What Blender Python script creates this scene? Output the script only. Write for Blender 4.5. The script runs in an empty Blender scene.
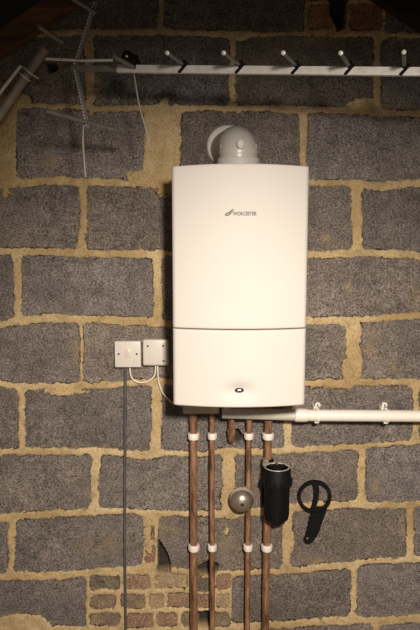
import bpy, bmesh, math, random
import numpy as np
from mathutils import Vector, Matrix
random.seed(7)
C = bpy.context.scene.collection
PI = math.pi
# ------------------------------------------------------------ camera geometry
F = 700.0; D = 2.2; H = 1.55
TH = math.atan(.14)
cam_d = bpy.data.cameras.new('camera'); cam = bpy.data.objects.new('camera', cam_d); C.objects.link(cam)
cam.location = (0, -D, H); cam.rotation_euler = (PI/2 - TH, 0, 0)
cam_d.sensor_fit = 'VERTICAL'; cam_d.sensor_height = 36; cam_d.lens = 36*F/630
cam_d.clip_start = .02
bpy.context.scene.camera = cam

def P(px, py, Y=0.0):
    u = (px-210)/F; v = (315-py)/F
    d = Vector((u, math.cos(TH)+v*math.sin(TH), -math.sin(TH)+v*math.cos(TH)))
    t = (Y + D)/d.y
    return Vector((0, -D, H)) + d*t
def ax(py, Y=0.0):           # metres per photo pixel at that place
    v = (315-py)/F
    return (Y+D)/(math.cos(TH)+v*math.sin(TH))/F

# ------------------------------------------------------------ materials
def newmat(name):
    m = bpy.data.materials.new(name); m.use_nodes = True
    nt = m.node_tree; b = nt.nodes['Principled BSDF']
    return m, nt, b
def simple(name, col, rough=.5, metal=0., var=.12, scale=30., bump=.0, bscale=200., spec=.5, coat=0.):
    m, nt, b = newmat(name)
    N = nt.nodes; L = nt.links
    tc = N.new('ShaderNodeTexCoord')
    n = N.new('ShaderNodeTexNoise'); n.inputs['Scale'].default_value = scale; n.inputs['Detail'].default_value = 5
    L.new(tc.outputs['Object'], n.inputs['Vector'])
    r = N.new('ShaderNodeValToRGB')
    r.color_ramp.elements[0].position = .3; r.color_ramp.elements[1].position = .7
    r.color_ramp.elements[0].color = tuple(c*(1-var) for c in col) + (1,)
    r.color_ramp.elements[1].color = tuple(min(1, c*(1+var)) for c in col) + (1,)
    L.new(n.outputs['Fac'], r.inputs['Fac']); L.new(r.outputs['Color'], b.inputs['Base Color'])
    b.inputs['Roughness'].default_value = rough; b.inputs['Metallic'].default_value = metal
    b.inputs['Specular IOR Level'].default_value = spec
    b.inputs['Coat Weight'].default_value = coat
    if bump:
        n2 = N.new('ShaderNodeTexNoise'); n2.inputs['Scale'].default_value = bscale; n2.inputs['Detail'].default_value = 4
        L.new(tc.outputs['Object'], n2.inputs['Vector'])
        bp = N.new('ShaderNodeBump'); bp.inputs['Strength'].default_value = bump; bp.inputs['Distance'].default_value = .002
        L.new(n2.outputs['Fac'], bp.inputs['Height']); L.new(bp.outputs['Normal'], b.inputs['Normal'])
    return m
M = {}
M['enamel'] = simple('white_enamel', (.685, .625, .56), .6, var=.012, scale=4, spec=.3)
M['enamel_side'] = simple('white_enamel_side', (.74, .66, .56), .45, var=.02)
M['shadow_gap'] = simple('dark_gap', (.03, .026, .022), .8)
M['print'] = simple('logo_print', (.10, .085, .075), .5)
M['swoosh'] = simple('logo_swoosh', (.06, .05, .045), .5)
M['chrome'] = simple('chrome', (.62, .60, .57), .22, 1., var=.05)
M['steel'] = simple('brushed_steel', (.40, .32, .25), .33, .7, var=.12, scale=40)
M['flue'] = simple('flue_grey_plastic', (.52, .475, .42), .34, var=.05, scale=8)
M['flue_pale'] = simple('flue_flange_pale', (.56, .51, .45), .5, var=.05)
M['pvc'] = simple('white_pvc', (.88, .80, .70), .35, var=.03)
M['pvc_shaded'] = simple('shaded_white_pvc', (.62, .56, .47), .5, var=.06)  # white pipe colour darkened to carry the boiler's shadow
M['socket'] = simple('socket_white', (.70, .62, .54), .3, var=.02)
M['tan'] = simple('tan_bracket', (.65, .54, .41), .6, var=.15)
M['cable_white'] = simple('cable_white', (.78, .70, .60), .4, var=.03)
M['cable_dark'] = simple('cable_dark', (.085, .078, .075), .55, var=.2)
M['rubber'] = simple('black_plastic', (.004, .0033, .003), .6, spec=.22, var=.2, scale=60, bump=.3)
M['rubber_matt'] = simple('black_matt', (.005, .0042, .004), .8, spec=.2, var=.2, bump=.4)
M['ring_grey'] = simple('grey_ring', (.58, .54, .47), .4, .3, var=.1)
M['alu'] = simple('weathered_aluminium', (.74, .69, .62), .42, .2, var=.13, scale=60, bump=.2)
M['alu_dull'] = simple('dull_aluminium', (.21, .185, .155), .55, .3, var=.2, scale=50)
M['mast'] = simple('mast_steel', (.33, .275, .21), .6, .2, var=.25, scale=30, bump=.3)
M['coax'] = simple('coax_grey', (.35, .30, .24), .6, var=.1)
M['felt'] = simple('roof_felt', (.012, .009, .007), .95, var=.3, scale=6)
M['screw'] = simple('screw_dark', (.10, .08, .07), .4, .8)

def copper_mat():
    m, nt, b = newmat('aged_copper'); N = nt.nodes; L = nt.links
    tc = N.new('ShaderNodeTexCoord'); mp = N.new('ShaderNodeMapping'); mp.inputs['Scale'].default_value = (60, 60, 14)
    L.new(tc.outputs['Object'], mp.inputs['Vector'])
    n = N.new('ShaderNodeTexNoise'); n.inputs['Scale'].default_value = 1; n.inputs['Detail'].default_value = 8; n.inputs['Roughness'].default_value = .7
    L.new(mp.outputs['Vector'], n.inputs['Vector'])
    r = N.new('ShaderNodeValToRGB'); e = r.color_ramp.elements
    e[0].position = .36; e[0].color = (.09, .05, .028, 1)
    e[1].position = .72; e[1].color = (.58, .32, .18, 1)
    k = e.new(.5); k.color = (.31, .15, .08, 1)
    L.new(n.outputs['Fac'], r.inputs['Fac']); L.new(r.outputs['Color'], b.inputs['Base Color'])
    b.inputs['Metallic'].default_value = .3; b.inputs['Roughness'].default_value = .45
    return m
M['copper'] = copper_mat()
def wood_mat(name, c0, c1):
    m, nt, b = newmat(name); N = nt.nodes; L = nt.links
    tc = N.new('ShaderNodeTexCoord'); mp = N.new('ShaderNodeMapping'); mp.inputs['Scale'].default_value = (3, 40, 40)
    L.new(tc.outputs['Object'], mp.inputs['Vector'])
    n = N.new('ShaderNodeTexNoise'); n.inputs['Scale'].default_value = 1; n.inputs['Detail'].default_value = 8
    L.new(mp.outputs['Vector'], n.inputs['Vector'])
    r = N.new('ShaderNodeValToRGB'); e = r.color_ramp.elements
    e[0].position = .3; e[0].color = c0+(1,); e[1].position = .7; e[1].color = c1+(1,)
    L.new(n.outputs['Fac'], r.inputs['Fac']); L.new(r.outputs['Color'], b.inputs['Base Color'])
    b.inputs['Roughness'].default_value = .8
    return m
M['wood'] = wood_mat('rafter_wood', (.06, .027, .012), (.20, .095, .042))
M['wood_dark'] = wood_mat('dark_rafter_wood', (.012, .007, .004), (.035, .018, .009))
M['board'] = wood_mat('floor_board', (.10, .065, .038), (.22, .15, .09))

# ------------------------------------------------------------ mesh helpers
def obj(name, bm, mat, parent=None, smooth=True, angle=35):
    me = bpy.data.meshes.new(name)
    bmesh.ops.recalc_face_normals(bm, faces=bm.faces[:])
    bm.to_mesh(me); bm.free()
    if smooth:
        me.shade_smooth(); me.set_sharp_from_angle(angle=math.radians(angle))
    me.materials.append(mat)
    o = bpy.data.objects.new(name, me); C.objects.link(o)
    if parent is not None:
        o.parent = parent
        o.matrix_parent_inverse = Matrix.Translation(parent.location).inverted() if parent.type == 'EMPTY' else Matrix()
    return o
def thing(name, label, cat, loc=(0, 0, 0), group=None):
    o = bpy.data.objects.new(name, None); C.objects.link(o); o.location = loc
    o.empty_display_size = .05
    o['label'] = label; o['category'] = cat
    if group: o['group'] = group
    return o
def tag(o, label, cat, group=None):
    o['label'] = label; o['category'] = cat
    if group: o['group'] = group
    return o
def struct(o): o['kind'] = 'structure'; return o

def box(bm, c, s, bev=0., seg=2, rot=None):
    r = bmesh.ops.create_cube(bm, size=1)
    vs = r['verts']
    mt = Matrix.Translation(c)
    if rot is not None: mt = mt @ rot
    mt = mt @ Matrix.Diagonal((s[0], s[1], s[2], 1))
    bmesh.ops.transform(bm, matrix=mt, verts=vs)
    if bev > 0:
        es = list({e for v in vs for e in v.link_edges})
        bmesh.ops.bevel(bm, geom=es, offset=bev, segments=seg, affect='EDGES', profile=.5)
    return bm
def rings(bm, ringlist, cap=True, close=True):
    vr = [[bm.verts.new(p) for p in r] for r in ringlist]
    n = len(vr[0])
    for a, b in zip(vr, vr[1:]):
        for i in range(n if close else n-1):
            j = (i+1) % n
            bm.faces.new((a[i], a[j], b[j], b[i]))
    if cap:
        bm.faces.new(vr[0][::-1]); bm.faces.new(vr[-1])
    return vr
def frames(pts):
    pts = [Vector(p) for p in pts]; T = []
    for i in range(len(pts)):
        a = pts[max(i-1, 0)]; b = pts[min(i+1, len(pts)-1)]
        T.append((b-a).normalized())
    up = Vector((0, 0, 1)) if abs(T[0].z) < .9 else Vector((0, 1, 0))
    n = (up - T[0]*up.dot(T[0])).normalized(); out = []
    for t in T:
        n = (n - t*n.dot(t)).normalized()
        out.append((t, n, t.cross(n)))
    return pts, out
def tube(bm, pts, r, seg=16, cap=True):
    pts, fr = frames(pts); k = len(pts)
    rr = r if isinstance(r, (list, tuple)) else [r]*k
    rings(bm, [[p + (n*math.cos(2*PI*i/seg) + b*math.sin(2*PI*i/seg))*q for i in range(seg)] for p, (t, n, b), q in zip(pts, fr, rr)], cap)
    return bm
def bez(p0, p1, p2, p3, n=16):
    p0, p1, p2, p3 = map(Vector, (p0, p1, p2, p3)); o = []
    for i in range(n+1):
        t = i/n; o.append(p0*(1-t)**3 + p1*3*t*(1-t)**2 + p2*3*t*t*(1-t) + p3*t**3)
    return o
def lathe(bm, prof, origin, axis, seg=32):
    # prof: list of (distance along axis, radius)
    axis = Vector(axis).normalized(); o = Vector(origin)
    up = Vector((0, 0, 1)) if abs(axis.z) < .9 else Vector((0, 1, 0))
    n = (up - axis*up.dot(axis)).normalized(); b = axis.cross(n)
    rings(bm, [[o + axis*h + (n*math.cos(2*PI*i/seg)+b*math.sin(2*PI*i/seg))*max(r, 1e-5) for i in range(seg)] for h, r in prof], True)
    return bm
def prism(bm, poly, y0, y1, bev=0.):
    a = [bm.verts.new((p[0], y0, p[1])) for p in poly]; b = [bm.verts.new((p[0], y1, p[1])) for p in poly]
    n = len(a)
    f1 = bm.faces.new(a); f2 = bm.faces.new(b[::-1])
    for i in range(n):
        bm.faces.new((a[i], b[i], b[(i+1) % n], a[(i+1) % n]))
    if bev:
        bmesh.ops.bevel(bm, geom=list(f1.edges)+list(f2.edges), offset=bev, segments=2, affect='EDGES')
    return bm
def rod_to(bm, a, b, r, seg=10): return tube(bm, [a, b], r, seg)
def square_bar(bm, a, b, w, h):
    a = Vector(a); b = Vector(b); t = (b-a).normalized(); up = Vector((0, 0, 1)); s = t.cross(up).normalized(); u = s.cross(t)
    q = [(-1, -1), (1, -1), (1, 1), (-1, 1)]
    rings(bm, [[p + s*w/2*i + u*h/2*j for i, j in q] for p in (a, b)], True)
    return bm

# ------------------------------------------------------------ the block wall
rng = np.random.default_rng(11)
def vnoise(x, y, sc, seed):
    g = np.random.default_rng(seed).random((257, 257))
    x = x/sc + 500.3; y = y/sc + 500.7
    xi = np.floor(x).astype(int); yi = np.floor(y).astype(int); fx = x-xi; fy = y-yi
    fx = fx*fx*(3-2*fx); fy = fy*fy*(3-2*fy)
    a = g[xi % 257, yi % 257]; b = g[(xi+1) % 257, yi % 257]; c = g[xi % 257, (yi+1) % 257]; d = g[(xi+1) % 257, (yi+1) % 257]
    return (a*(1-fx)+b*fx)*(1-fy) + (c*(1-fx)+d*fx)*fy - .5
def fb(x, y, sc, seed): return vnoise(x, y, sc, seed) + .5*vnoise(x, y, sc/2, seed+1) + .25*vnoise(x, y, sc/4, seed+2)

LN = [ [(0,-46),(420,-46)],
 [(0,34),(105,31),(210,32),(240,33),(300,34),(420,36)],
 [(0,104),(100,108),(200,108),(300,110),(380,111),(420,112)],
 [(0,184),(60,181),(130,184),(310,183),(380,185),(420,184)],
 [(0,252),(40,250),(90,253),(160,253),(310,254),(370,253),(420,257)],
 [(0,324),(50,318),(100,320),(165,323),(310,321),(340,320),(420,316)],
 [(0,384),(30,387),(50,387),(100,386),(165,382),(310,384),(420,382)],
 [(0,452),(100,452),(150,455),(210,452),(290,449),(350,446),(420,442)],
 [(0,519),(50,514),(110,511),(150,512),(200,513),(250,512),(330,506),(420,502)],
 [(0,576),(60,577),(90,573),(140,570),(235,573),(310,568),(360,562),(420,559)],
 [(0,628),(85,630),(230,627),(350,621),(420,618)],
 [(0,682),(420,676)], [(0,735),(420,730)] ]
# blocks: row, left, right (photo pixels at the row's height)
RW = {0: [(-260,-125),(-116,8),(18,157),(165,303),(385,520),(530,680)],
 1: [(-210,-62),(-52,84),(93,229),(237,372),(381,512),(522,660)],
 2: [(-270,-138),(-128,4),(18,143),(182,298),(307,440),(450,580),(590,700)],
 3: [(-200,-66),(-56,78),(87,228),(237,351),(363,492),(502,640)],
 4: [(-260,-132),(-122,13),(22,152),(163,296),(304,438),(448,578),(588,700)],
 5: [(-190,-60),(-52,79),(84,226),(234,345),(356,488),(498,630)],
 6: [(-250,-118),(-110,18),(26,151),(163,283),(292,412),(420,546),(556,690)],
 7: [(-170,-46),(-38,91),(101,220),(235,357),(367,490),(500,640)],
 8: [(-240,-122),(-114,7),(16,142),(159,211),(212,282),(292,406),(415,540),(550,680)],
 9: [(-170,-48),(-40,85),(232,350),(357,480),(490,640)],
 10: [(-220,-112),(-104,10),(18,130),(138,250),(258,372),(380,490),(500,640)],
 11: [(-160,-52),(-44,66),(74,182),(190,300),(308,418),(426,540),(550,640)]}
x0w, x1w, z0w, z1w, st = -1.25, 1.25, -.02, 2.62, .0038
nx = int((x1w-x0w)/st)+1; nz = int((z1w-z0w)/st)+1
X, Z = np.meshgrid(np.linspace(x0w, x1w, nx), np.linspace(z0w, z1w, nz))
dy = D; dz = Z-H
depth = dy*math.cos(TH) - dz*math.sin(TH); upc = dy*math.sin(TH) + dz*math.cos(TH)
PX = 210 + F*X/depth; PY = 315 - F*upc/depth
wx = PX + 1.9*fb(PX, PY, 9, 1) + 2.2*vnoise(PX, PY, 40, 9); wy = PY + 2.0*fb(PX, PY, 9, 21) + 2.4*vnoise(PX, PY, 30, 29)
lines = [np.interp(wx, [p[0] for p in l], [p[1] for p in l]) for l in LN]
best = np.full(X.shape, -99.0); col = np.zeros(X.shape+(3,)); col[...] = (.12, .10, .09)
bedge = np.full(X.shape, -99.0)
def put(sd, c):
    global best
    m = sd > best
    best = np.where(m, sd, best); col[m] = c
rb = random.Random(5)
for r, bl in RW.items():
    for (a, b) in bl:
        t1 = 3.0 + rb.uniform(-.8, 1.4); t2 = 3.0 + rb.uniform(-.8, 1.6); a -= .8; b += .8
        sk = rb.uniform(-1.5, 1.5)/70
        ym = (lines[r]+lines[r+1])/2
        sd = np.minimum(np.minimum(wx-a-(wy-ym)*sk, b-wx+(wy-ym)*sk), np.minimum(wy-lines[r]-t1, lines[r+1]-t2-wy))
        # round the corners
        q = np.minimum(wx-a, b-wx); w = np.minimum(wy-lines[r]-t1, lines[r+1]-t2-wy)
        rad = 5.; cor = rad - np.hypot(np.maximum(rad-q, 0), np.maximum(rad-w, 0))
        sd = np.where((q < rad) & (w < rad), np.minimum(sd, cor), sd)
        g = rb.uniform(.86, 1.16); tw = rb.uniform(-.006, .006)
        put(sd, (.168*g+tw, .139*g, .121*g-tw))
# bricks:  (x0,x1,y0,y1,colour)
RED = (.25, .145, .10); BRN = (.20, .14, .10); GRY = (.115, .092, .07); SND = (.36, .25, .15)
region = (PX > 87) & (PX < 231) & (PY > 573) & (PY < 632)
best = np.where(region, np.minimum(best, -2.), best)
for (a, b, c, d, cc) in [(89,119,576,590,GRY),(124,150,575,589,RED),(155,188,574,588,SND),(191,212,576,591,GRY),(216,230,574,589,RED),
    (90,115,595,609,BRN),(120,145,594,608,(.17,.115,.08)),(149,164,594,608,SND),(168,191,593,607,RED),(195,212,594,608,RED),(216,229,593,608,SND),
    (89,119,613,626,BRN),(126,153,613,627,RED),(157,177,612,626,RED),(181,197,612,627,BRN),(212,230,612,626,BRN),
    (145,154,525,541,RED),(145,155,545,563,(.25,.14,.09)),
    (308,334,5,29,(.30,.15,.075)),(350,382,3,30,(.24,.12,.06)),(306,328,-30,1,BRN),(345,378,-30,-1,BRN)]:
    q = np.minimum(wx-a, b-wx); w = np.minimum(wy-c, d-wy); sd = np.minimum(q, w); rad = 3.
    cor = rad - np.hypot(np.maximum(rad-q, 0), np.maximum(rad-w, 0))
    sd = np.where((q < rad) & (w < rad), np.minimum(sd, cor), sd)
    put(sd, cc)
# mortar patches laid over the blocks
for (cx, cy, rx, ry) in [(163,148,15,46),(144,179,17,8),(228,468,6,22),(226,497,9,15),(232,512,12,6),(355,352,6,30),(352,372,9,14),(357,330,5,10),
    (5,150,9,50),(18,633,34,19),(288,432,4,14),(91,80,4,30),(148,540,3,20),(300,110,20,3),(368,104,16,5),
    (20,100,10,6),(158,395,5,10),(226,530,3,5),(288,545,5,20),(65,391,26,4),(330,385,22,4),(240,36,8,3),(150,30,10,3)]:
    dx = (wx-cx)/rx; dyy = (wy-cy)/ry
    s = (np.hypot(dx, dyy)-1)*min(rx, ry) + 3.0*fb(PX, PY, 8, 91) + 3*vnoise(PX, PY, 22, 97)
    best = np.minimum(best, s)
# holes
def polysd(pts):
    s = np.full(X.shape, 99.0); n = len(pts)
    for i in range(n):
        (ax_, ay), (bx, by) = pts[i], pts[(i+1) % n]
        L = math.hypot(bx-ax_, by-ay)
        s = np.minimum(s, ((wx-ax_)*(by-ay)-(wy-ay)*(bx-ax_))/-L)
    return s
hole = np.full(X.shape, -9.0)
for pts in [[(160,541),(166,552),(171,562),(171,574),(157,574)], [(196,562),(203,556),(209,560),(216,556),(219,566),(213,575),(197,575)],
            [(197,612),(209,611),(210,628),(198,628)], [(327,-6),(350,-6),(346,27),(338,30),(331,12)], [(46,62),(55,60),(58,68),(50,71)], [(230,430),(237,429),(242,434),(241,440),(236,443),(230,442)]]:
    hole = np.maximum(hole, polysd(pts)); hole = np.maximum(hole, polysd(pts[::-1]))
hole01 = np.clip(hole/1.6+.4, 0, 1)
# faint smears of mortar dust
sm = np.zeros(X.shape)
for (cx, cy, rx, ry, k) in [(50,162,10,7,.9),(325,238,5,5,.9),(347,287,5,7,.6),(395,367,5,6,.7),(378,488,8,10,.7),(415,300,8,14,.5),(105,545,28,12,.5),
    (320,255,20,5,.5),(300,40,60,6,.5),(270,60,30,9,.35),(90,60,8,12,.6),(95,85,7,20,.9),(240,70,5,30,.4),(317,562,12,5,.8),(345,350,6,22,.6),(370,345,9,25,.5),
    (405,528,6,14,.5),(90,345,25,10,.2),(75,345,6,20,.5),(160,352,20,20,.25),(20,230,20,10,.2),(260,490,25,15,.2),(165,530,12,12,.45),(230,545,20,20,.35)]:
    sm = np.maximum(sm, k*np.exp(-(((PX-cx)/rx)**2+((PY-cy)/ry)**2)))
sm = np.maximum(sm, region*.42*np.clip(.9+1.5*fb(PX, PY, 14, 83), 0, 1.5))
sm = np.clip(sm*(1+1.6*fb(PX, PY, 7, 77)), 0, 1)
edge = best*.0031
mtone = np.clip(.5+.8*fb(PX, PY, 60, 41)+.4*vnoise(PX, PY, 9, 47), 0, 1)
mask = np.clip((-best+.3)/1.6, 0, 1)           # 1 on mortar
Yd = -.0035*mask*(1+1.5*fb(PX, PY, 12, 51)) - .0022*fb(PX, PY, 9, 61) - .004*fb(PX, PY, 70, 65) + .05*hole01
me = bpy.data.meshes.new('wall_back')
co = np.stack([X, Yd, Z], -1).reshape(-1, 3).astype(np.float32)
idx = np.arange(nx*nz).reshape(nz, nx)
fc = np.stack([idx[:-1, :-1], idx[:-1, 1:], idx[1:, 1:], idx[1:, :-1]], -1).reshape(-1, 4)
me.vertices.add(len(co)); me.vertices.foreach_set('co', co.ravel())
me.loops.add(fc.size); me.loops.foreach_set('vertex_index', fc.ravel().astype(np.int32))
me.polygons.add(len(fc)); me.polygons.foreach_set('loop_start', (np.arange(len(fc))*4).astype(np.int32))
me.update(calc_edges=True); me.validate()
for nm, arr in (('edge', edge), ('hole', hole01), ('smear', sm), ('mtone', mtone)):
    a = me.attributes.new(nm, 'FLOAT', 'POINT'); a.data.foreach_set('value', arr.ravel().astype(np.float32))
a = me.attributes.new('cellcol', 'FLOAT_COLOR', 'POINT')
a.data.foreach_set('color', np.concatenate([col, np.ones(X.shape+(1,))], -1).ravel().astype(np.float32))
me.shade_smooth()
def wall_mat():
    m, nt, b = newmat('blockwork'); N = nt.nodes; L = nt.links
    def at(n):
        a = N.new('ShaderNodeAttribute'); a.attribute_name = n; return a
    def math_(op, a, b_=None, c=None):
        n = N.new('ShaderNodeMath'); n.operation = op
        for i, v in enumerate((a, b_, c)):
            if v is None: continue
            if isinstance(v, (int, float)): n.inputs[i].default_value = v
            else: L.new(v, n.inputs[i])
        return n.outputs[0]
    def mr(v, a, b_, c=0., d=1., sm=True):
        n = N.new('ShaderNodeMapRange'); n.interpolation_type = 'SMOOTHSTEP' if sm else 'LINEAR'
        L.new(v, n.inputs[0])
        for i, q in enumerate((a, b_, c, d)): n.inputs[i+1].default_value = q
        return n.outputs[0]
    def noise(sc, det=4, ro=.55):
        n = N.new('ShaderNodeTexNoise'); n.inputs['Scale'].default_value = sc; n.inputs['Detail'].default_value = det; n.inputs['Roughness'].default_value = ro
        L.new(tc.outputs['Object'], n.inputs['Vector']); return n.outputs['Fac']
    def mix(f, a, b_, typ='MIX'):
        n = N.new('ShaderNodeMix'); n.data_type = 'RGBA'; n.blend_type = typ
        if isinstance(f, float): n.inputs[0].default_value = f
        else: L.new(f, n.inputs[0])
        for i, v in ((6, a), (7, b_)):
            if isinstance(v, tuple): n.inputs[i].default_value = v+(1,)
            else: L.new(v, n.inputs[i])
        return n.outputs[2]
    tc = N.new('ShaderNodeTexCoord')
    n_e = noise(70, 6, .7); n_f = noise(260, 3); n_m = noise(22, 5); n_g = noise(180, 4, .75); n_l = noise(7, 4)
    e = math_('ADD', at('edge').outputs['Fac'], math_('MULTIPLY', math_('SUBTRACT', n_e, .5), .024))
    e = math_('ADD', e, math_('MULTIPLY', math_('SUBTRACT', n_f, .5), .004))
    blk = mr(e, -.0006, .0006)
    # block face: cinder speckle, pits
    speck = mr(n_g, .34, .66, .2, 1.95, False)
    c_b = mix(1., at('cellcol').outputs['Color'], (1, 1, 1), 'MULTIPLY')
    sv = N.new('ShaderNodeCombineColor'); 
    for i in range(3): L.new(math_('MULTIPLY', speck, math_('MULTIPLY', mr(n_l, .3, .7, .82, 1.2), mr(noise(30, 4, .7), .3, .7, .8, 1.2))), sv.inputs[i])
    c_b = mix(1., c_b, sv.outputs[0], 'MULTIPLY')
    vo = N.new('ShaderNodeTexVoronoi'); vo.inputs['Scale'].default_value = 210; L.new(tc.outputs['Object'], vo.inputs['Vector'])
    pit = math_('MULTIPLY', mr(vo.outputs['Distance'], .28, .12), mr(n_m, .42, .62))
    c_b = mix(math_('MULTIPLY', pit, .75), c_b, (.018, .015, .013))
    vo2 = N.new('ShaderNodeTexVoronoi'); vo2.inputs['Scale'].default_value = 120; L.new(tc.outputs['Object'], vo2.inputs['Vector'])
    fleck = math_('MULTIPLY', mr(vo2.outputs['Distance'], .16, .06), mr(noise(35, 3), .5, .65))
    c_b = mix(math_('MULTIPLY', fleck, .5), c_b, (.30, .25, .18))
    # dusting of mortar on the face near the joints
    near = mr(e, .022, .0, 0, 1)
    dust = math_('MULTIPLY', math_('MULTIPLY', near, mr(n_m, .45, .75)), .40)
    dust = math_('MAXIMUM', dust, math_('MULTIPLY', at('smear').outputs['Fac'], .75))
    dust = math_('MULTIPLY', dust, mr(n_g, .3, .65, .35, 1))
    c_b = mix(dust, c_b, (.36, .26, .135))
    # mortar
    c_m = mix(at('mtone').outputs['Fac'], (.44, .295, .135), (.68, .50, .275))
    c_m = mix(mr(n_e, .5, .72, 0, .6), c_m, (.27, .185, .095))
    c_m = mix(mr(n_m, .52, .7, 0, .5), c_m, (.34, .255, .15))
    gm = N.new('ShaderNodeCombineColor')
    for i in range(3): L.new(mr(n_g, .3, .7, .62, 1.25, False), gm.inputs[i])
    c_m = mix(1., c_m, gm.outputs[0], 'MULTIPLY')
    c = mix(blk, c_m, c_b)
    crack_shade = math_('MULTIPLY', mr(math_('ABSOLUTE', math_('SUBTRACT', e, .0008)), .0020, .0006), mr(noise(14, 3), .47, .60))
    c = mix(math_('MULTIPLY', crack_shade, .85), c, (.012, .010, .009))  # shade inside the joint cracks painted as a dark line
    c = mix(at('hole').outputs['Fac'], c, (.045, .038, .033))
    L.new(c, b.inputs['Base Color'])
    b.inputs['Roughness'].default_value = .95; b.inputs['Specular IOR Level'].default_value = .15
    hgt = math_('ADD', math_('MULTIPLY', n_g, .9), math_('MULTIPLY', n_e, .8))
    hgt = math_('SUBTRACT', hgt, math_('MULTIPLY', pit, .5))
    hgt = math_('ADD', hgt, math_('MULTIPLY', math_('SUBTRACT', 1., blk), .5))
    hgt = math_('SUBTRACT', hgt, math_('MULTIPLY', crack_shade, .9))
    bp = N.new('ShaderNodeBump'); bp.inputs['Strength'].default_value = .75; bp.inputs['Distance'].default_value = .003
    L.new(hgt, bp.inputs['Height']); L.new(bp.outputs['Normal'], b.inputs['Normal'])
    return m
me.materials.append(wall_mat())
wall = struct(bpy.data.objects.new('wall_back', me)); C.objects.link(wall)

# floor
bm = bmesh.new()
for i in range(16):
    box(bm, (0, -.075-.15*i, -.011), (2.5, .146, .022), .002, 1)
struct(obj('floor', bm, M['board']))

# ------------------------------------------------------------ roof
a0 = P(0, 64); a1 = P(85, 6); b0 = P(364, 0); b1 = P(420, 37)
sl = (a1.z-a0.z)/(a1.x-a0.x); sr = (b1.z-b0.z)/(b1.x-b0.x)
def zl(x): return a0.z + (x-a0.x)*sl
def zr(x): return b0.z + (x-b0.x)*sr
xr = (b0.z - sr*b0.x - a0.z + sl*a0.x)/(sl-sr)
hv = .07
bm = bmesh.new(); prism(bm, [(-1.25, zl(-1.25)), (xr-.005, zl(xr-.005)), (xr-.005, zl(xr-.005)+hv), (-1.25, zl(-1.25)+hv)], -.018, -.07, .003)
tag(obj('rafter', bm, M['wood']), 'reddish brown timber rafter crossing the top left corner', 'rafter')
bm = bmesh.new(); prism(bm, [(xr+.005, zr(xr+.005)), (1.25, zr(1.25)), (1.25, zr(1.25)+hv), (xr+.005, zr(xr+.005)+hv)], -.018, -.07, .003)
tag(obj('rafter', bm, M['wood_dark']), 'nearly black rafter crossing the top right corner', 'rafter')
bm = bmesh.new()
prism(bm, [(-1.28, zl(-1.28)+hv), (xr, zl(xr)+hv), (1.28, zr(1.28)+hv), (1.28, zr(1.28)+hv+.03), (xr, zl(xr)+hv+.03), (-1.28, zl(-1.28)+hv+.03)], .08, -2.6)
struct(obj('ceiling', bm, M['felt'], smooth=False))

# ------------------------------------------------------------ boiler
FY = -.318
xl = P(172.3, 285, FY).x; xrr = P(307.3, 285, FY).x
bx = (xl+xrr)/2; bw = (xrr-xl)/2
zt = P(240, 166.5, FY).z; zb = P(240, 405.0, FY).z; zs = P(240, 330, FY-.03).z
boiler = thing('wall_boiler', 'white wall-hung boiler with domed grey flue on the block wall', 'boiler', (bx, 0, zb))
def frontY(u):               # u in -1..1 across the width
    cr = .010/bw; y = FY - .028*(1-u*u)
    if abs(u) > 1-cr:
        k = (abs(u)-(1-cr))/cr
        y += .010*(1-math.sqrt(max(0, 1-k*k)))
    return y
kx, kz = P(239.5, 392, FY-.03).x, P(239.5, 392, FY-.03).z
def panel(name, z0, z1, arch=0., dent=False, parent=None):
    bm = bmesh.new(); n = 90; us = []
    for i in range(n+1):
        t = -1+2*i/n; us.append(math.copysign(1-(1-abs(t))**1.35, t))
    vz = 60
    R = .006
    grid = []
    for j in range(-3, vz+4):
        row = []
        for u in us:
            top = z1 + arch*(1-u*u); inset = 0
            if j < 0: z = z0; inset = [0, .004, .012, .03][-j]; zz = z0 + [0, -.0, .0, .001][-j]
            elif j > vz: k = j-vz; inset = [0, .004, .012, .03][k]; zz = top
            else:
                s = j/vz; s = .5-.5*math.cos(PI*s)*1.0; zz = z0+(top-z0)*s
                dd = min(zz-z0, top-zz)
                if dd < R: inset = (R-math.sqrt(max(0, R*R-(R-dd)**2)))*.6
            y = frontY(u)+inset
            if dent and 0 <= j <= vz:
                ex = (bx+u*bw-kx)/.046; ez = (zz-kz-.0)/.027; rr = ex*ex+ez*ez
                y += .0125*math.exp(-rr*1.6)
            row.append(bm.verts.new((bx+u*bw, y, zz)))
        grid.append(row)
    for a, b in zip(grid, grid[1:]):
        for i in range(n): bm.faces.new((a[i], a[i+1], b[i+1], b[i]))
    # side returns
    for s in (0, -1):
        back = [bm.verts.new((r[s].co.x, FY+.03, r[s].co.z)) for r in grid]
        for i in range(len(grid)-1): bm.faces.new((grid[i][s], grid[i+1][s], back[i+1], back[i]))
    return obj(name, bm, M['enamel'], parent, angle=50)
top_p = panel('front_panel', zs+.0016, zt, .006, parent=boiler)
low_p = panel('control_flap', zb, zs-.0016, 0, True, parent=boiler)
bm = bmesh.new(); box(bm, (bx, (FY+.028-.012)/2, (zt+zb)/2+.004), (2*bw-.010, abs(FY+.028)-.012, zt-zb-.014), .006)
obj('casing', bm, M['enamel_side'], boiler)
bm = bmesh.new(); box(bm, (bx, FY+.02, zs), (2*bw-.014, .012, .008)); obj('seam', bm, M['shadow_gap'], boiler)
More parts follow.
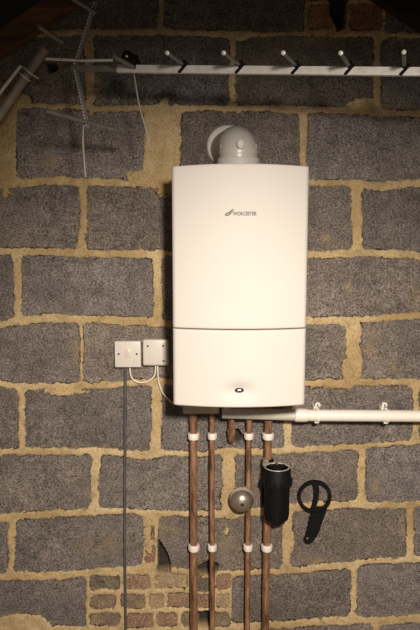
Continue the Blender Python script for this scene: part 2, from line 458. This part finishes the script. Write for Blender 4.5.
# badge knob in the dent
ky = frontY((kx-bx)/bw)+.0105
bm = bmesh.new()
for (rx, rz, y0, y1) in ((.0125, .0065, .004, -.004),):
    pr = []
    for h, k in ((.004, 1), (-.003, 1), (-.005, .82), (-.0042, .66), (-.004, .6)):
        pr.append([(kx+rx*k*math.cos(2*PI*i/28), ky+h, kz+.002+rz*k*math.sin(2*PI*i/28)) for i in range(28)])
    rings(bm, pr)
kb = obj('badge', bm, M['screw'], low_p)
bm = bmesh.new(); rings(bm, [[(kx+.0072*k*math.cos(2*PI*i/24), ky+h, kz+.002+.0032*k*math.sin(2*PI*i/24)) for i in range(24)] for h, k in ((-.003, 1), (-.0056, 1), (-.0063, .6))])
obj('badge_centre', bm, M['chrome'], kb)
# logo
lg = P(243, 213, FY-.035); ly = FY-.0345
cu = bpy.data.curves.new('logo_text', 'FONT'); cu.body = 'WORCESTER'; cu.size = .0125; cu.extrude = .0004; cu.offset = .00045; cu.align_x = 'LEFT'
tmp = bpy.data.objects.new('logo_text_curve', cu); C.objects.link(tmp)
bpy.context.view_layer.update()
tm = bpy.data.meshes.new_from_object(tmp.evaluated_get(bpy.context.evaluated_depsgraph_get()))
bpy.data.objects.remove(tmp)
xs_ = [v.co.x for v in tm.vertices]; w0 = max(xs_)-min(xs_)
tx0 = P(233, 213, FY-.035).x; tx1 = P(257.2, 213, FY-.035).x; k = (tx1-tx0)/w0
tz = P(243, 215.3, FY-.035).z
def fy_at(x): return frontY((x-bx)/bw)
for v in tm.vertices:
    x, y, z = v.co; nxp = tx0+(x-min(xs_))*k if False else tx0+x*k
    v.co = (nxp, fy_at(nxp)-.0005-z, tz+y*1.05)
tm.name = 'logo_text'; tm.materials.append(M['print'])
lt = bpy.data.objects.new('logo_text', tm); C.objects.link(lt); lt.parent = top_p
bm = bmesh.new()
pts = [(225, 214.6), (229, 214.4), (232, 211.5), (234.2, 209.3)]
def lp(px, py):
    q = P(px, py, FY-.034); return Vector((q.x, fy_at(q.x)-.0006, q.z))
tube(bm, [lp(224.8, 214.8), lp(227.2, 213.4), lp(229.2, 212.6), lp(231.3, 210.6), lp(234.2, 209.0)], [.0008, .0016, .0014, .0014, .0006], 8)
tube(bm, [lp(225.2, 215.6), lp(228.2, 215.4), lp(230.2, 213.8), lp(232.0, 211.8), lp(233.6, 210.6)], [.0006, .0013, .0014, .0010, .0005], 8)
obj('logo_swoosh', bm, M['swoosh'], top_p)
# connection plate below casing
q0 = P(183, 413.5, -.10); q1 = P(219, 413.5, -.10)
bm = bmesh.new(); box(bm, ((q0.x+q1.x)/2, -.095, (q0.z+zb)/2+.01), (q1.x-q0.x, .02, zb-q0.z+.02), .003)
obj('connection_plate', bm, M['tan'], boiler)

# ------------------------------------------------------------ flue elbow
EY = -.165; ex = P(238.5, 150, EY).x; er = 19.2*ax(150, EY)
wz = P(227, 147, 0); ez = P(238, 124.5, EY).z - er   # axis height of the horizontal run
flue = thing('flue_elbow', 'grey domed flue elbow rising from the boiler top into the wall', 'flue', (ex, EY, zt))
dirh = Vector((wz.x-ex, -EY, 0)).normalized(); rb_ = er*.62
pth = [Vector((ex, EY, zt-.004)), Vector((ex, EY, ez-rb_))]
c0 = Vector((ex, EY, ez-rb_)) + dirh*rb_
for i in range(1, 15):
    a = PI/2*i/14; pth.append(c0 - dirh*rb_*math.cos(a) + Vector((0, 0, rb_*math.sin(a))))
pth.append(Vector((wz.x, .01, ez)))
bm = bmesh.new(); tube(bm, pth, er, 40); obj('elbow', bm, M['flue'], flue)
# dome boss over the bend
bm = bmesh.new(); lathe(bm, [(-.004, er*1.12), (.030, er*1.12), (.033, er*1.09), (.034, er*1.0)], (ex, EY, zt), (0, 0, 1), 40)
obj('collar', bm, M['flue_pale'], flue)
bm = bmesh.new(); lathe(bm, [(0, er*1.03), (.006, er*1.045), (.012, er*1.03)], (ex, EY, P(238, 153, EY-er).z), (0, 0, 1), 40)
obj('seal_ring', bm, M['flue'], flue)
bm = bmesh.new(); pc = P(240.5, 144, EY-er*.98)
rings(bm, [[(pc.x+.0105*k*math.cos(2*PI*i/24), EY-er*.90-h, pc.z+.0135*k*math.sin(2*PI*i/24)) for i in range(24)] for h, k in ((0, 1), (.013, 1), (.0155, .9), (.0160, .55), (.0145, .5))])
obj('test_plug', bm, M['flue_pale'], flue)
for (px, py) in ((221.5, 147), (255.5, 147)):
    bm = bmesh.new(); pc = P(px, py, EY-.01); lathe(bm, [(0, .009), (.006, .009), (.009, .006)], (pc.x + (.004 if px < 230 else -.004), EY-.01, pc.z), (-1 if px < 230 else 1, -.3, 0), 16)
    obj('side_screw', bm, M['flue'], flue)
bm = bmesh.new(); fc_ = P(227.5, 146.5, 0); lathe(bm, [(.0, .064), (.012, .064), (.017, .060), (.018, .052)], (fc_.x, .004, fc_.z), (0, -1, 0), 48)
obj('wall_flange', bm, M['flue_pale'], flue)

# ------------------------------------------------------------ pipes
PYY = -.052
def clip(parent, x, z, r):
    bm = bmesh.new()
    lathe(bm, [(-.010, r+.0042), (-.008, r+.005), (.008, r+.005), (.010, r+.0042)], (x, PYY, z), (0, 0, 1), 24)
    box(bm, (x, PYY/2-.004, z), (r*1.5, abs(PYY)-.002, .018), .002)
    box(bm, (x-r-.003, PYY+.004, z), (.006, .012, .019), .002)
    box(bm, (x+r+.003, PYY+.004, z), (.006, .012, .019), .002)
    o = obj('pipe_clip', bm, M['pvc'], parent); return o
plab = ['leftmost thick copper pipe dropping from the boiler', 'thin copper pipe, second from left below the boiler',
        'thin copper pipe carrying the steel bell fitting', 'thick copper pipe carrying the black filter, rightmost below boiler']
for i, (px, r) in enumerate(((193.6, .0118), (212.3, .0082), (249, .0084), (268.3, .0116))):
    x = P(px, 430, PYY).x
    t = thing('copper_pipe', plab[i], 'pipe', (x, PYY, 0), 'copper pipes running down the wall below the boiler')
    bm = bmesh.new()
    zz = [0.0, .35, .7, zb+.012]
    wob = [0, random.uniform(-.002, .002), random.uniform(-.001, .001), 0]
    tube(bm, [(x+w, PYY, z) for w, z in zip(wob, zz)], r, 20); obj('tube', bm, M['copper'], t)
    for py in (436, 547.5): clip(t, x, P(px, py, PYY).z, r)
    bm = bmesh.new(); zc = P(px, 422, PYY).z; lathe(bm, [(-.012, r), (-.011, r+.0018), (.011, r+.0018), (.012, r)], (x, PYY, zc+.012), (0, 0, 1), 20); obj('coupling', bm, M['copper'], t)
# short stub bending into the wall
sx = P(231.5, 430, -.055).x; z1_ = P(231, 436, -.055).z
t = thing('copper_stub', 'short copper pipe stub bending into the wall under the boiler middle', 'pipe', (sx, 0, z1_))
bm = bmesh.new(); tube(bm, [(sx, -.055, zb+.012), (sx, -.055, z1_+.012)] + bez((sx, -.055, z1_+.004), (sx, -.055, z1_-.012), (sx, -.045, z1_-.018), (sx, -.03, z1_-.019), 8)+[(sx, .004, z1_-.019)], .0105, 20)
obj('tube', bm, M['copper'], t)
bm = bmesh.new(); lathe(bm, [(-.009, .0105), (-.008, .0128), (.008, .0128), (.009, .0105)], (sx, -.055, z1_+.014), (0, 0, 1), 20); obj('collar', bm, M['copper'], t)

# waste pipe
WY = -.090
A = P(222, 412.8, WY); B = P(299, 415.2, WY); Cc = P(470, 416.4, WY); wr = 5.9*ax(415, WY)
waste = thing('waste_pipe', 'white plastic waste pipe running right from beneath the boiler', 'pipe', (A.x, WY, A.z))
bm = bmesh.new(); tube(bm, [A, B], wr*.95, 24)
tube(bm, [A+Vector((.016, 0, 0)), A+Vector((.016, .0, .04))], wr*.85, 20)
o = obj('shadowed_section', bm, M['pvc_shaded'], waste); o['label'] = 'white pipe section under the boiler, its shade put into the colour'
bm = bmesh.new(); tube(bm, [B-Vector((.012, 0, 0)), Cc], wr, 24); obj('tube', bm, M['pvc'], waste)
bm = bmesh.new(); dd = (Cc-B).normalized()
lathe(bm, [(-.014, wr), (-.012, wr+.0025), (.016, wr+.0028), (.026, wr+.0015), (.027, wr)], B, dd, 28); obj('coupling', bm, M['pvc'], waste)
for px in (317.5, 386.5):
    c = B + dd*((P(px, 415, WY).x-B.x)/dd.x); tp = P(px+(0 if px < 350 else -2.5), 404.5, -.035)
    bm = bmesh.new()
    lathe(bm, [(-.006, wr), (-.0055, wr+.0028), (.0055, wr+.0028), (.006, wr)], c, dd, 28)
    tube(bm, [c+Vector((0, .01, wr)), (tp.x+.002, -.04, tp.z-.004)], .0045, 10)
    box(bm, (tp.x+.001, -.035, tp.z-.004), (.009, .012, .02), .002)
    box(bm, c+Vector((-.002, 0, -wr-.003)), (.014, .012, .006), .002)
    box(bm, (c.x, -.024, c.z), (.012, .048, .03), .002)
    o = obj('pipe_bracket', bm, M['pvc'], waste)
    bm = bmesh.new(); bmesh.ops.create_cone(bm, cap_ends=True, segments=20, radius1=.0085, radius2=.0085, depth=.012, matrix=Matrix.Translation((tp.x, -.038, tp.z)) @ Matrix.Rotation(PI/2, 4, 'X'))
    lug = obj('screw_lug', bm, M['pvc'], o)
    bm = bmesh.new(); bmesh.ops.create_cone(bm, cap_ends=True, segments=12, radius1=.0035, radius2=.003, depth=.004, matrix=Matrix.Translation((tp.x, -.0445, tp.z)) @ Matrix.Rotation(PI/2, 4, 'X'))
    obj('screw', bm, M['screw'], o)

# ------------------------------------------------------------ switch and junction box
def facebox(name, label, cat, x0, x1, y0, y1, dep, bev, screws, rocker):
    a = P(x0, y0, -dep); b = P(x1, y1, -dep); cx, cz = (a.x+b.x)/2, (a.z+b.z)/2
    t = thing(name, label, cat, (cx, 0, cz))
    bm = bmesh.new(); box(bm, (cx, -dep/2+.004, cz), (b.x-a.x-.004, dep-.004, a.z-b.z-.004), .004); obj('back_box', bm, M['socket'], t)
    bm = bmesh.new(); box(bm, (cx, -dep-.002, cz), (b.x-a.x, .009, a.z-b.z), bev, 3); fp = obj('face_plate', bm, M['socket'], t)
    for (px, py) in screws:
        s = P(px, py, -dep-.006)
        bm = bmesh.new(); bmesh.ops.create_cone(bm, cap_ends=True, segments=16, radius1=.0034, radius2=.0034, depth=.002, matrix=Matrix.Translation((s.x, -dep-.0068, s.z)) @ Matrix.Rotation(PI/2, 4, 'X'))
        obj('screw', bm, M['screw'], fp)
    if rocker:
        s = P((x0+x1)/2, (y0+y1)/2, -dep-.006)
        bm = bmesh.new(); box(bm, (s.x, -dep-.0075, s.z+.001), (.018, .004, .028), .0012)
        box(bm, (s.x, -dep-.0095, s.z+.004), (.008, .003, .016), .001, rot=Matrix.Rotation(.12, 4, 'X')); obj('rocker', bm, M['socket'], fp)
    return cx, cz
facebox('spur_switch', 'square white switch plate, left one with the two side screws', 'switch', 114.6, 141.2, 341, 367, .030, .0025, [(118.7, 354), (136.8, 354)], True)
facebox('junction_box', 'square white junction box between switch plate and boiler', 'junction box', 142.8, 168.8, 339.3, 365.2, .034, .006, [(147.8, 346), (163.6, 360.8), (163.2, 345.8)], False)
def cable(name, label, pts, r, mat, cat='cable', parent=None):
    bm = bmesh.new(); tube(bm, pts, r, 12)
    if parent: return obj(name, bm, M[mat], parent)
    return tag(obj(name, bm, M[mat]), label, cat)
q = lambda x, y, Y=-.016: P(x, y, Y)
def chain(pts, n=6):
    out = []
    pts = [Vector(p) for p in pts]
    for i in range(len(pts)-1):
        p0 = pts[max(i-1, 0)]; p1 = pts[i]; p2 = pts[i+1]; p3 = pts[min(i+2, len(pts)-1)]
        for j in range(n):
            t = j/n
            out.append(.5*((2*p1)+(-p0+p2)*t+(2*p0-5*p1+4*p2-p3)*t*t+(-p0+3*p1-3*p2+p3)*t**3))
    out.append(pts[-1]); return out
cable('white_cable', 'short white cable looping between the two switch boxes', chain([q(129.8, 364), q(130.2, 372), q(132.5, 379), q(139, 382.3), q(147, 381.6), q(153.5, 377), q(155.4, 371), q(155.6, 362)]), .0026, 'cable_white')
cable('white_cable', 'white cable sagging from the junction box to behind the boiler', chain([q(157.6, 362), q(157.8, 372), q(158.8, 382), q(162, 391.5), q(168, 399), q(174, 403.5), q(182, 406)]), .0026, 'cable_white')
bm = bmesh.new(); tube(bm, [P(125.2, 372, -.010), P(125.0, 450, -.009), P(124.6, 540, -.010), Vector((P(124.7, 600, -.010).x, -.010, 0))], .0046, 14)
tube(bm, [P(126.5, 364, -.010), P(125.6, 368, -.010), P(125.2, 372, -.010)], .0034, 12)
tag(obj('grey_cable', bm, M['cable_dark']), 'dark grey cable running straight down beneath the switch plate', 'cable')

# ------------------------------------------------------------ bell-like fitting
bc = P(242, 501.5, -.085); r_ = 11.3*ax(500, -.085)
t = thing('metal_bell', 'round domed steel bell beside the third copper pipe', 'bell', (bc.x, 0, bc.z))
bm = bmesh.new(); prof = [(-.012, r_*.98), (-.008, r_*1.03), (-.004, r_*1.0)] + [(-.004+r_*.72*math.sin(a), r_*.985*math.cos(a)) for a in [PI/2*i/10 for i in range(1, 10)]] + [(-.004+r_*.72, .002)]
lathe(bm, prof, bc, (0, -1, .0), 40); obj('dome', bm, M['steel'], t, angle=60)
bm = bmesh.new(); lathe(bm, [(r_*.66, .006), (r_*.78, .006), (r_*.84, .0042), (r_*.85, .001)], bc, (0, -1, 0), 6); obj('centre_nut', bm, M['chrome'], t)
bm = bmesh.new(); lathe(bm, [(0, r_*.75), (.008, r_*.75)], (bc.x, bc.y+.012, bc.z), (0, 1, 0), 32)
box(bm, (bc.x-.007, -.038, bc.z), (.014, .078, .02), .003)
u = P(244.5, 488.5, -.06); box(bm, (u.x, -.062, u.z), (.014, .02, .010), .002)
lathe(bm, [(-.006, r_*.99), (.0, r_*1.09), (.006, r_*1.09), (.008, r_*.95)], (bc.x, bc.y+.012, bc.z+.001), (0, 1, 0), 36)
obj('back_plate', bm, M['ring_grey'], t)

# ------------------------------------------------------------ black filter canister
FX = P(276.8, 490, -.115).x; fy = -.115; s_ = ax(490, fy)
ztop = P(276.5, 467.0, fy).z; zbot = P(277, 521, fy).z
t = thing('heating_filter', 'black cylindrical filter canister fixed to the rightmost copper pipe', 'filter', (FX, fy, zbot))
R1 = 14.4*s_; 
bm = bmesh.new()
hb = ztop-zbot
lathe(bm, [(0, R1*.30), (.001, R1*.62), (.006, R1*.70), (.010, R1*.82), (hb*.35, R1*.87), (hb*.66, R1*.91), (hb*.68, R1*.92)], (FX, fy, zbot), (0, 0, 1), 40)
for k in range(18):
    a = 2*PI*k/18; box(bm, (FX+R1*.86*math.cos(a), fy+R1*.86*math.sin(a), zbot+hb*.38), (.0025, .0025, hb*.55), .0008, 1)
obj('bowl', bm, M['rubber'], t)
bm = bmesh.new(); lathe(bm, [(hb*.66, R1*.86), (hb*.67, R1*.99), (hb*.80, R1*1.02), (hb*.83, R1*.97), (hb*.97, R1*.95), (hb*1.0, R1*.90), (hb*1.0, R1*.80), (hb*.965, R1*.78), (hb*.965, R1*.3)], (FX, fy, zbot), (0, 0, 1), 44)
for k in range(14):
    a = 2*PI*k/14; box(bm, (FX+R1*1.0*math.cos(a), fy+R1*1.0*math.sin(a), zbot+hb*.74), (.007, .007, hb*.12), .002, 1)
obj('lock_ring', bm, M['rubber'], t)
bm = bmesh.new(); lathe(bm, [(hb*1.0-.002, R1*.78), (hb*1.0+.0015, R1*.80), (hb*1.0+.0015, R1*.88), (hb*1.0-.002, R1*.90)], (FX, fy, zbot), (0, 0, 1), 44)
o = obj('rim_ring', bm, M['ring_grey'], t); o['label'] = 'pale grey ring around the filter top'
bm = bmesh.new(); lathe(bm, [(hb*.95, R1*.45), (hb*1.01, R1*.45), (hb*1.03, R1*.36), (hb*1.03, R1*.2)], (FX, fy, zbot), (0, 0, 1), 20)
box(bm, (FX, fy, ztop+.004), (R1*1.1, .008, .010), .002); obj('cap', bm, M['rubber_matt'], t)
bm = bmesh.new(); lathe(bm, [(hb*1.0, .0035), (hb*1.07, .004), (hb*1.10, .003)], (FX, fy, zbot), (0, 0, 1), 12); obj('bleed_screw', bm, M['chrome'], t)
x4 = P(268.3, 430, PYY).x
bm = bmesh.new()
for z in (ztop-.012, zbot+.05):
    lathe(bm, [(-.016, .017), (-.014, .019), (.014, .019), (.016, .017)], (x4, PYY, z), (0, 0, 1), 20)
box(bm, ((x4+FX)/2-.004, (PYY+fy)/2, ztop-.03), (.034, .055, .05), .006)
box(bm, (x4-.002, PYY+.004, (ztop+zbot)/2), (.032, .03, hb*.72), .006)
obj('pipe_mount', bm, M['rubber_matt'], t)
bm = bmesh.new(); v0 = P(266, 461, PYY); box(bm, (v0.x-.002, PYY-.008, v0.z), (.020, .032, .022), .005); lathe(bm, [(0, .0085), (.012, .0085), (.016, .006)], (v0.x-.006, PYY-.022, v0.z), (0, -1, 0), 8)
box(bm, (v0.x-.006, PYY-.032, v0.z-.012), (.008, .006, .026), .002)
o = obj('isolating_valve', bm, M['mast'], t); o['label'] = 'dull brass valve at filter top'

# ------------------------------------------------------------ filter spanner
WYY = -.018; cc = P(314.6, 496.8, WYY); sc = ax(497, WYY)
t = thing('filter_spanner', 'black ring-headed spanner hanging on the wall right of the canister', 'spanner', (cc.x, 0, cc.z))
bm = bmesh.new(); n = 56
ro, ri = 17.2*sc, 13.6*sc
rr = []
for i in range(n):
    a = 2*PI*i/n; e = Vector((math.cos(a), 0, math.sin(a))); c = cc
    rr.append([c+e*ri*1.0+Vector((0, .006, 0)), c+e*(ri+.002)+Vector((0, -.007, 0)), c+e*(ro-.002)+Vector((0, -.007, 0)), c+e*ro+Vector((0, .006, 0))])
vr = [[bm.verts.new(p) for p in r] for r in rr]
for i in range(n):
    a, b = vr[i], vr[(i+1) % n]
    for j in range(4): bm.faces.new((a[j], a[(j+1) % 4], b[(j+1) % 4], b[j]))
obj('ring', bm, M['rubber'], t)
pxz = lambda l: [(P(x, y, WYY).x, P(x, y, WYY).z) for x, y in l]
bm = bmesh.new()
prism(bm, pxz([(311.5, 507), (327, 506), (326, 511), (323.5, 517), (321, 525), (318, 533), (314, 539.5), (310.5, 542.8), (306.8, 543), (304, 540.5), (304.2, 536.8), (306.5, 534.5), (305.6, 532), (308, 530), (306.8, 527), (309, 525.5), (307.9, 522), (310, 520), (309, 517), (311.2, 514.5), (310.4, 511)]), WYY+.004, WYY-.007, .001)
obj('handle', bm, M['rubber'], t)
bm = bmesh.new()
prism(bm, pxz([(312.2, 483), (318.6, 482.5), (319.2, 490), (318.4, 498), (316.6, 505), (315.4, 509), (310.4, 508), (312.6, 503), (313.8, 497), (313.6, 490)]), WYY+.002, WYY-.005, .001)
obj('tongue', bm, M['rubber_matt'], t)
bm = bmesh.new(); s = P(307.4, 538.6, WYY-.008); lathe(bm, [(0, .0036), (.0015, .0036), (.002, .002)], (s.x, WYY-.006, s.z), (0, -1, 0), 16); obj('rivet', bm, M['steel'], t)
bm = bmesh.new(); s = P(314.6, 481.0, -.01); tube(bm, [(s.x, .006, s.z-.006), (s.x, -.03, s.z-.007)], .0022, 8); obj('hook', bm, M['screw'], t)

# ------------------------------------------------------------ TV aerial
YL, YR = -.36, -.62
def YB(px): return YL + (YR-YL)*(px-75)/(425-75)
E0 = P(75, 68.6, YL); E1 = P(425, 72.0, YR)
def BM_(px):
    lo, hi = -.5, 1.6
    for _ in range(50):
        m = (lo+hi)/2; p = E0+(E1-E0)*m
        dp = (p.y+D)*math.cos(TH)-(p.z-H)*math.sin(TH)
        if 210+F*p.x/dp < px: lo = m
        else: hi = m
    return E0+(E1-E0)*lo
t = thing('tv_aerial', 'long aluminium television aerial hanging across the top of the wall', 'aerial', BM_(75))
bm = bmesh.new(); square_bar(bm, BM_(118), BM_(452), .016, .0175); obj('boom', bm, M['alu'], t)
bm = bmesh.new(); square_bar(bm, BM_(72), BM_(119), .014, .013); obj('boom_sleeve', bm, M['alu_dull'], t)
def clamp_shadow_bm(c, s=1.):
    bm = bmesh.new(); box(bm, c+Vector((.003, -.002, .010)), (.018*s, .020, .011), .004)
    box(bm, c+Vector((-.004, -.0105, -.001)), (.007, .0035, .022), .0015, rot=Matrix.Rotation(.75, 4, 'Y'))  # slanted black strip modelled in place of the rod's shadow on the boom
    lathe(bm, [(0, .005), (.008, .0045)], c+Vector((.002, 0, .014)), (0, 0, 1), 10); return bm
tips = [(183.5, 167.5, 53), (240, 224, 53), (296, 283.5, 53), (349, 341, 53.2), (404, 404, 52.3), (452, 462, 52)]
for (bxp, tx, ty) in tips:
    c = BM_(bxp) + Vector((0, 0, .012)); Yb = c.y
    tip = P(tx, ty, Yb-.145); dirv = (tip-c)
    bm = bmesh.new(); tube(bm, [tip, c - dirv*.33], .0042, 12)
    e = obj('director_rod', bm, M['alu_dull'], t)
    bm = bmesh.new(); lathe(bm, [(-.003, .0046), (.0, .0052), (.004, .0046), (.005, .002)], tip, dirv, 12); obj('tip_cap', bm, M['alu'], e)
    obj('rod_clamp_and_shadow', clamp_shadow_bm(BM_(bxp)), M['rubber_matt'], e)
# reflector arms with notched edge
def arm(p, q_, Y0, Y1):
    a = P(*p, Y0); b = P(*q_, Y1); bm = bmesh.new()
    d_ = b-a; L_ = d_.length; d_.normalize(); s = Vector((d_.z, 0, -d_.x))
    if s.x < 0: s = -s
    rings(bm, [[p_ + s*i*.0045 + Vector((0, 1, 0))*j*.003 for i, j in ((-1, -1), (1, -1), (1, 1), (-1, 1))] for p_ in (a, b)])
    ar = obj('reflector_arm', bm, M['alu_dull'], t)
    bm = bmesh.new(); k = int(L_/.0085)
    for i in range(k):
        c = a + d_*(i+.5)*.0085 - s*.0045
        box(bm, c+Vector((0, -.0035, 0)), (.0034, .003, .0050), .0008, 1, rot=Vector((0, 0, 1)).rotation_difference(d_).to_matrix().to_4x4())
    o = obj('notched_edge', bm, M['alu'], ar); o['label'] = 'bright dotted edge of the arm'  # real teeth; their catch-light is put in as a paler metal
    return ar
arm((75.5, 66), (96, 2), -.36, -.42); arm((75.5, 66), (88.5, 128), -.36, -.40)
def refl(tip, far, Ya, Yb, r=.0055, m='alu_dull'):
    bm = bmesh.new(); tube(bm, [P(*tip, Ya), P(*far, Yb)], r, 12); return obj('reflector_rod', bm, M[m], t)
refl((45.5, 110.5), (124, 132.5), -.50, -.31)
refl((38.5, 26), (62, 41.5), -.54, -.44)
refl((72, -2), (95, 12), -.52, -.43)
bm = bmesh.new(); tube(bm, [P(45.5, 58.6, -.38), P(76, 60.2, -.38)], .0036, 10); tube(bm, [P(81, 60.6, -.385), P(113, 60.2, -.39)], .0036, 10)
tube(bm, [P(75, 60.2, -.38), P(82, 60.6, -.385)], .0028, 10)
obj('crossbar', bm, M['alu'], t)
# dipole box
c = P(129.5, 60, -.41)
bm = bmesh.new(); box(bm, c, (.040, .035, .034), .009, 3, rot=Matrix.Rotation(.5, 4, 'Y')); box(bm, c+Vector((.018, 0, -.014)), (.02, .02, .022), .004); o = obj('dipole_box', bm, M['rubber_matt'], t)
bm = bmesh.new(); k = P(126.8, 56.5, -.43); lathe(bm, [(0, .003), (.004, .0025)], k, (0, -1, 0), 10); obj('box_screw', bm, M['alu'], o)
bm = bmesh.new(); tube(bm, [P(114.5, 56.5, -.50), P(137, 69, -.40)], .0055, 12); obj('dipole_rod', bm, M['alu_dull'], t)
bm = bmesh.new(); tube(bm, [P(138, 69, -.38), P(153, 79.5, -.30)], .004, 12); obj('dipole_rod', bm, M['alu_dull'], t)
# loose cables hanging from the aerial
cable('coax_cable', 'thin pale cable hanging slack beneath the black aerial box', chain([P(132, 66, -.40), P(135, 80, -.38), P(139, 104, -.37), P(145, 126, -.37), P(150, 146, -.37)]), .0022, 'coax', parent=t)
cable('hanging_wire', 'thin wire dangling from the lower reflector arm of the aerial', chain([P(84, 120, -.39), P(83, 138, -.39), P(84, 158, -.39), P(85.6, 177, -.39)]), .0024, 'coax', parent=t)
# mast and its tie
mt = thing('aerial_mast', 'weathered metal mast pole leaning at the left edge under the rafter', 'pole', P(45, 50, -.22))
bm = bmesh.new(); mp_ = [P(44.5, 49, -.24), P(-62, 204, -.24)]; tube(bm, mp_, .0125, 24); obj('pole', bm, M['mast'], mt)
bm = bmesh.new(); k = mp_[0]; d_ = (mp_[1]-mp_[0]).normalized(); lathe(bm, [(-.002, .0125), (-.001, .0138), (.012, .0138), (.013, .0125)], k, d_, 24); obj('end_cap', bm, M['mast'], mt)
bm = bmesh.new(); tube(bm, chain([P(20.5, 66, -.27), P(24, 67.5, -.275), P(30, 73, -.275), P(38.5, 78.5, -.25)]), .002, 8)
for j in (0, 1):
    c = P(24+j*2, 75.5+j*1.5, -.24); lathe(bm, [(0, .0135), (.0012, .0148), (.0035, .0148), (.0045, .0135)], c, d_, 24)
o = obj('wire_tie', bm, M['alu'], mt)
bm = bmesh.new(); tube(bm, [P(20.8, 65.5, -.29), P(-20, 118, -.29)], .0048, 12)
tag(obj('pale_rod', bm, M['alu']), 'thin pale rod lying alongside the leaning mast pole', 'rod')

# ------------------------------------------------------------ lights
def spot(name, loc, aim, power, col_, size, blend, rad):
    l = bpy.data.lights.new(name, 'SPOT'); l.energy = power; l.color = col_; l.spot_size = math.radians(size); l.spot_blend = blend; l.shadow_soft_size = rad
    o = bpy.data.objects.new(name, l); C.objects.link(o); o.location = loc
    o.rotation_euler = (Vector(aim)-Vector(loc)).to_track_quat('-Z', 'Y').to_euler(); return o
spot('work_lamp', (.22, -2.35, 1.86), (.08, 0, .55), 295, (1., .925, .83), 71, 1., .07)
al = bpy.data.lights.new('fill_lamp', 'POINT'); al.energy = 7; al.color = (1, .86, .70); al.shadow_soft_size = .3
ao = bpy.data.objects.new('fill_lamp', al); C.objects.link(ao); ao.location = (-.3, -2.4, .8)
w = bpy.data.worlds.new('world'); bpy.context.scene.world = w; w.use_nodes = True
w.node_tree.nodes['Background'].inputs[0].default_value = (1, .85, .7, 1); w.node_tree.nodes['Background'].inputs[1].default_value = .10
vs = bpy.context.scene.view_settings; vs.view_transform = 'Standard'; vs.look = 'None'; vs.exposure = 0
